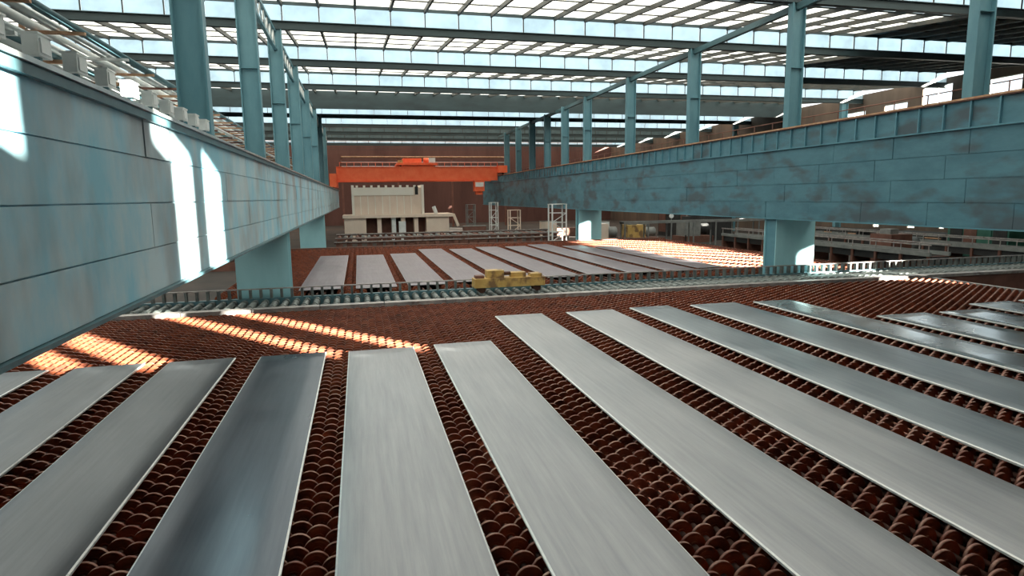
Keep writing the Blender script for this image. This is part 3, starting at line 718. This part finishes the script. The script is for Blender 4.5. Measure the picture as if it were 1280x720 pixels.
# long grey conveyors at the right
def conveyor(x0, x1, y, z, label, mat='grey'):
    o = thing('belt_conveyor', ((x0+x1)/2, y, FZ), label, 'conveyor'); L = (x1-x0)/2; h = z-FZ
    for s in (-.6, .6): MB().box(-L, L, s-.06, s+.06, h-.3, h).build('side_frame', M[mat], o)
    MB().box(-L, L, -.52, .52, h-.14, h-.08).build('belt', M['dark'], o)
    n = int(2*L/3)
    for j in range(n+1):
        x = -L+.2+(2*L-.4)*j/n
        for s in (-.6, .6): MB().box(x-.07, x+.07, s-.07, s+.07, 0, h-.3).build('leg', M[mat], o)
    return o
conveyor(31, 56, 71, -3.2, 'long grey raised conveyor crossing behind the sunlit discs')
conveyor(35.5, 60, 37.5+0, -4.0, 'lower grey conveyor right of the sunlit leg', 'kerb') if False else None
for i, (y, z) in enumerate(((48, -3.6),)):
    pass
def long_conveyor(x, y0, y1, z, label):
    o = thing('roller_conveyor', (x, (y0+y1)/2, FZ), label, 'conveyor'); L = (y1-y0)/2; h = z-FZ
    for s in (-.9, .9): MB().box(s-.09, s+.09, -L, L, h-.3, h).build('side_frame', M['grey'], o)
    for s in (-.9, .9): MB().box(s-.05, s+.05, -L, L, h+.5, h+.6).build('hand_rail', M['kerb'], o)
    MB().box(-.8, .8, -L, L, h-.9, h-.35).build('casing', M['dark'], o)
    n = int(2*L/2.5)
    for j in range(n+1):
        yy = -L+.2+(2*L-.4)*j/n
        MB().box(-.95, .95, yy-.1, yy+.1, 0, h-.3).build('trestle', M['brown'], o)
        for s in (-.9, .9): MB().box(s-.03, s+.03, yy-.03, yy+.03, h, h+.5).build('rail_post', M['kerb'], o)
    return o
long_conveyor(42.5, 38, 66, -4.6, 'grey raised roller conveyor running away to the right of the sunlit leg')
long_conveyor(53.0, 36, 66, -4.7, 'second grey raised conveyor, nearer the right wall')
def housing(x, y, w, d, h, mat, n, label):
    o = thing('machine_housing', (x, y, FZ), label, 'machine')
    MB().box(-w/2, w/2, -d/2, d/2, .15, h).build('body', M[mat], o); MB().box(-w/2-.1, w/2+.1, -d/2-.1, d/2+.1, 0, .15).build('plinth', M['dark'], o)
    for j in range(n):
        a = -d/2+.15+(d-.3)*j/n; b = a+(d-.3)/n-.15
        MB().box(-w/2-.06, -w/2, a, b, .6, h-.5).build('side_door', M[('dark', mat, 'brown')[j % 3]], o)
        MB().box(-w/2-.14, -w/2, a, b, h-.42, h-.3).build('pipe_ledge', M['bracket' if j % 3 == 0 else 'grey'], o)
    return o
housing(58.0, 54, 4, 8, 2.0, 'dark', 4, 'low dark housing block added before the right wall, under the small bright windows')  # dark housings, added to hide the pale wall and darken the right side
housing(58.0, 46.5, 4, 6, 3.4, 'green', 4, 'dark green machine housing with panels before the right wall')
housing(58.0, 65, 4, 8, 1.9, 'dark', 6, 'long low dark housing block added farther along the right wall')
housing(48.0, 84, 4, 14, 4.6, 'dark', 6, 'tall dark housing block added far back on the right')
# low wall of stacked billets and lamps
def slab_stack(x, y, n, w, d, label, mat, group):
    for j in range(n):
        o = MB().box(-w/2, w/2, -d/2, d/2, 0, .24).build('steel_slab', [M[mat]]); o.location = (x+random.uniform(-.08,.08), y+random.uniform(-.08,.08), FZ+.02+j*.26)
        bv = o.modifiers.new('bevel', 'BEVEL'); bv.width = .02
        tag(o, label % (('bottom', 'lower middle', 'middle', 'upper middle', 'top')[j] if n == 5 else ('bottom','middle','top')[j]), 'steel slab', group)
slab_stack(31.5, 95, 5, 5, 2, 'rusty steel slab, %s of the stack far back under the girder', 'brown', 'slabs stacked far back')
slab_stack(49.5, 34, 5, 5, 2, 'grey steel slab, %s of the stack near the right wall', 'kerb', 'slabs stacked near the right wall')
for i, (x, y, z) in enumerate(((35.0, 90, -2.4), (39.5, 74.5, -3.0), (44.8, 80, -2.3), (29.4, 80.5, -2.6))):
    o = thing('work_lamp', (x, y, FZ), 'white round lamp on a thin stand, %s from the left under the right girder' % ORD[[1,2,3,0][i]], 'lamp', 'work lamps beyond the far bed')
    MB().tube((0, 0, 0), (0, 0, z-FZ), .05, 6).build('stand', M['grey'], o)
    MB().tube((0, -.12, z-FZ+.2), (0, .12, z-FZ+.2), .28, 12).build('lamp_head', M['white'], o)
    MB().tube((0, 0, 0), (0, 0, .06), .3, 10).build('base', M['grey'], o)

pb = thing('pipe_bridge', (10, 136, 6.5), 'pale horizontal pipes crossing the dark end wall above the crane', 'pipes')
for dz, r in ((0, .14), (.9, .1), (2.0, .18)): MB().tube((-13, 0, dz), (22, 0, dz), r, 8).build('pipe', M['pipe' if dz < 1.5 else 'bracket'], pb)
for dx in (-13, -1.5, 10, 21.8): MB().box(dx-.2, dx+.2, .2, .6, FZ-6.5, 2.4).build('post', M['brown'], pb)
for dx in (-13, -1.5, 10, 21.8):
    for dz in (-.25, .7, 1.7): MB().box(dx-.1, dx+.1, -.15, .2, dz, dz+.1).build('bracket', M['brown'], pb)
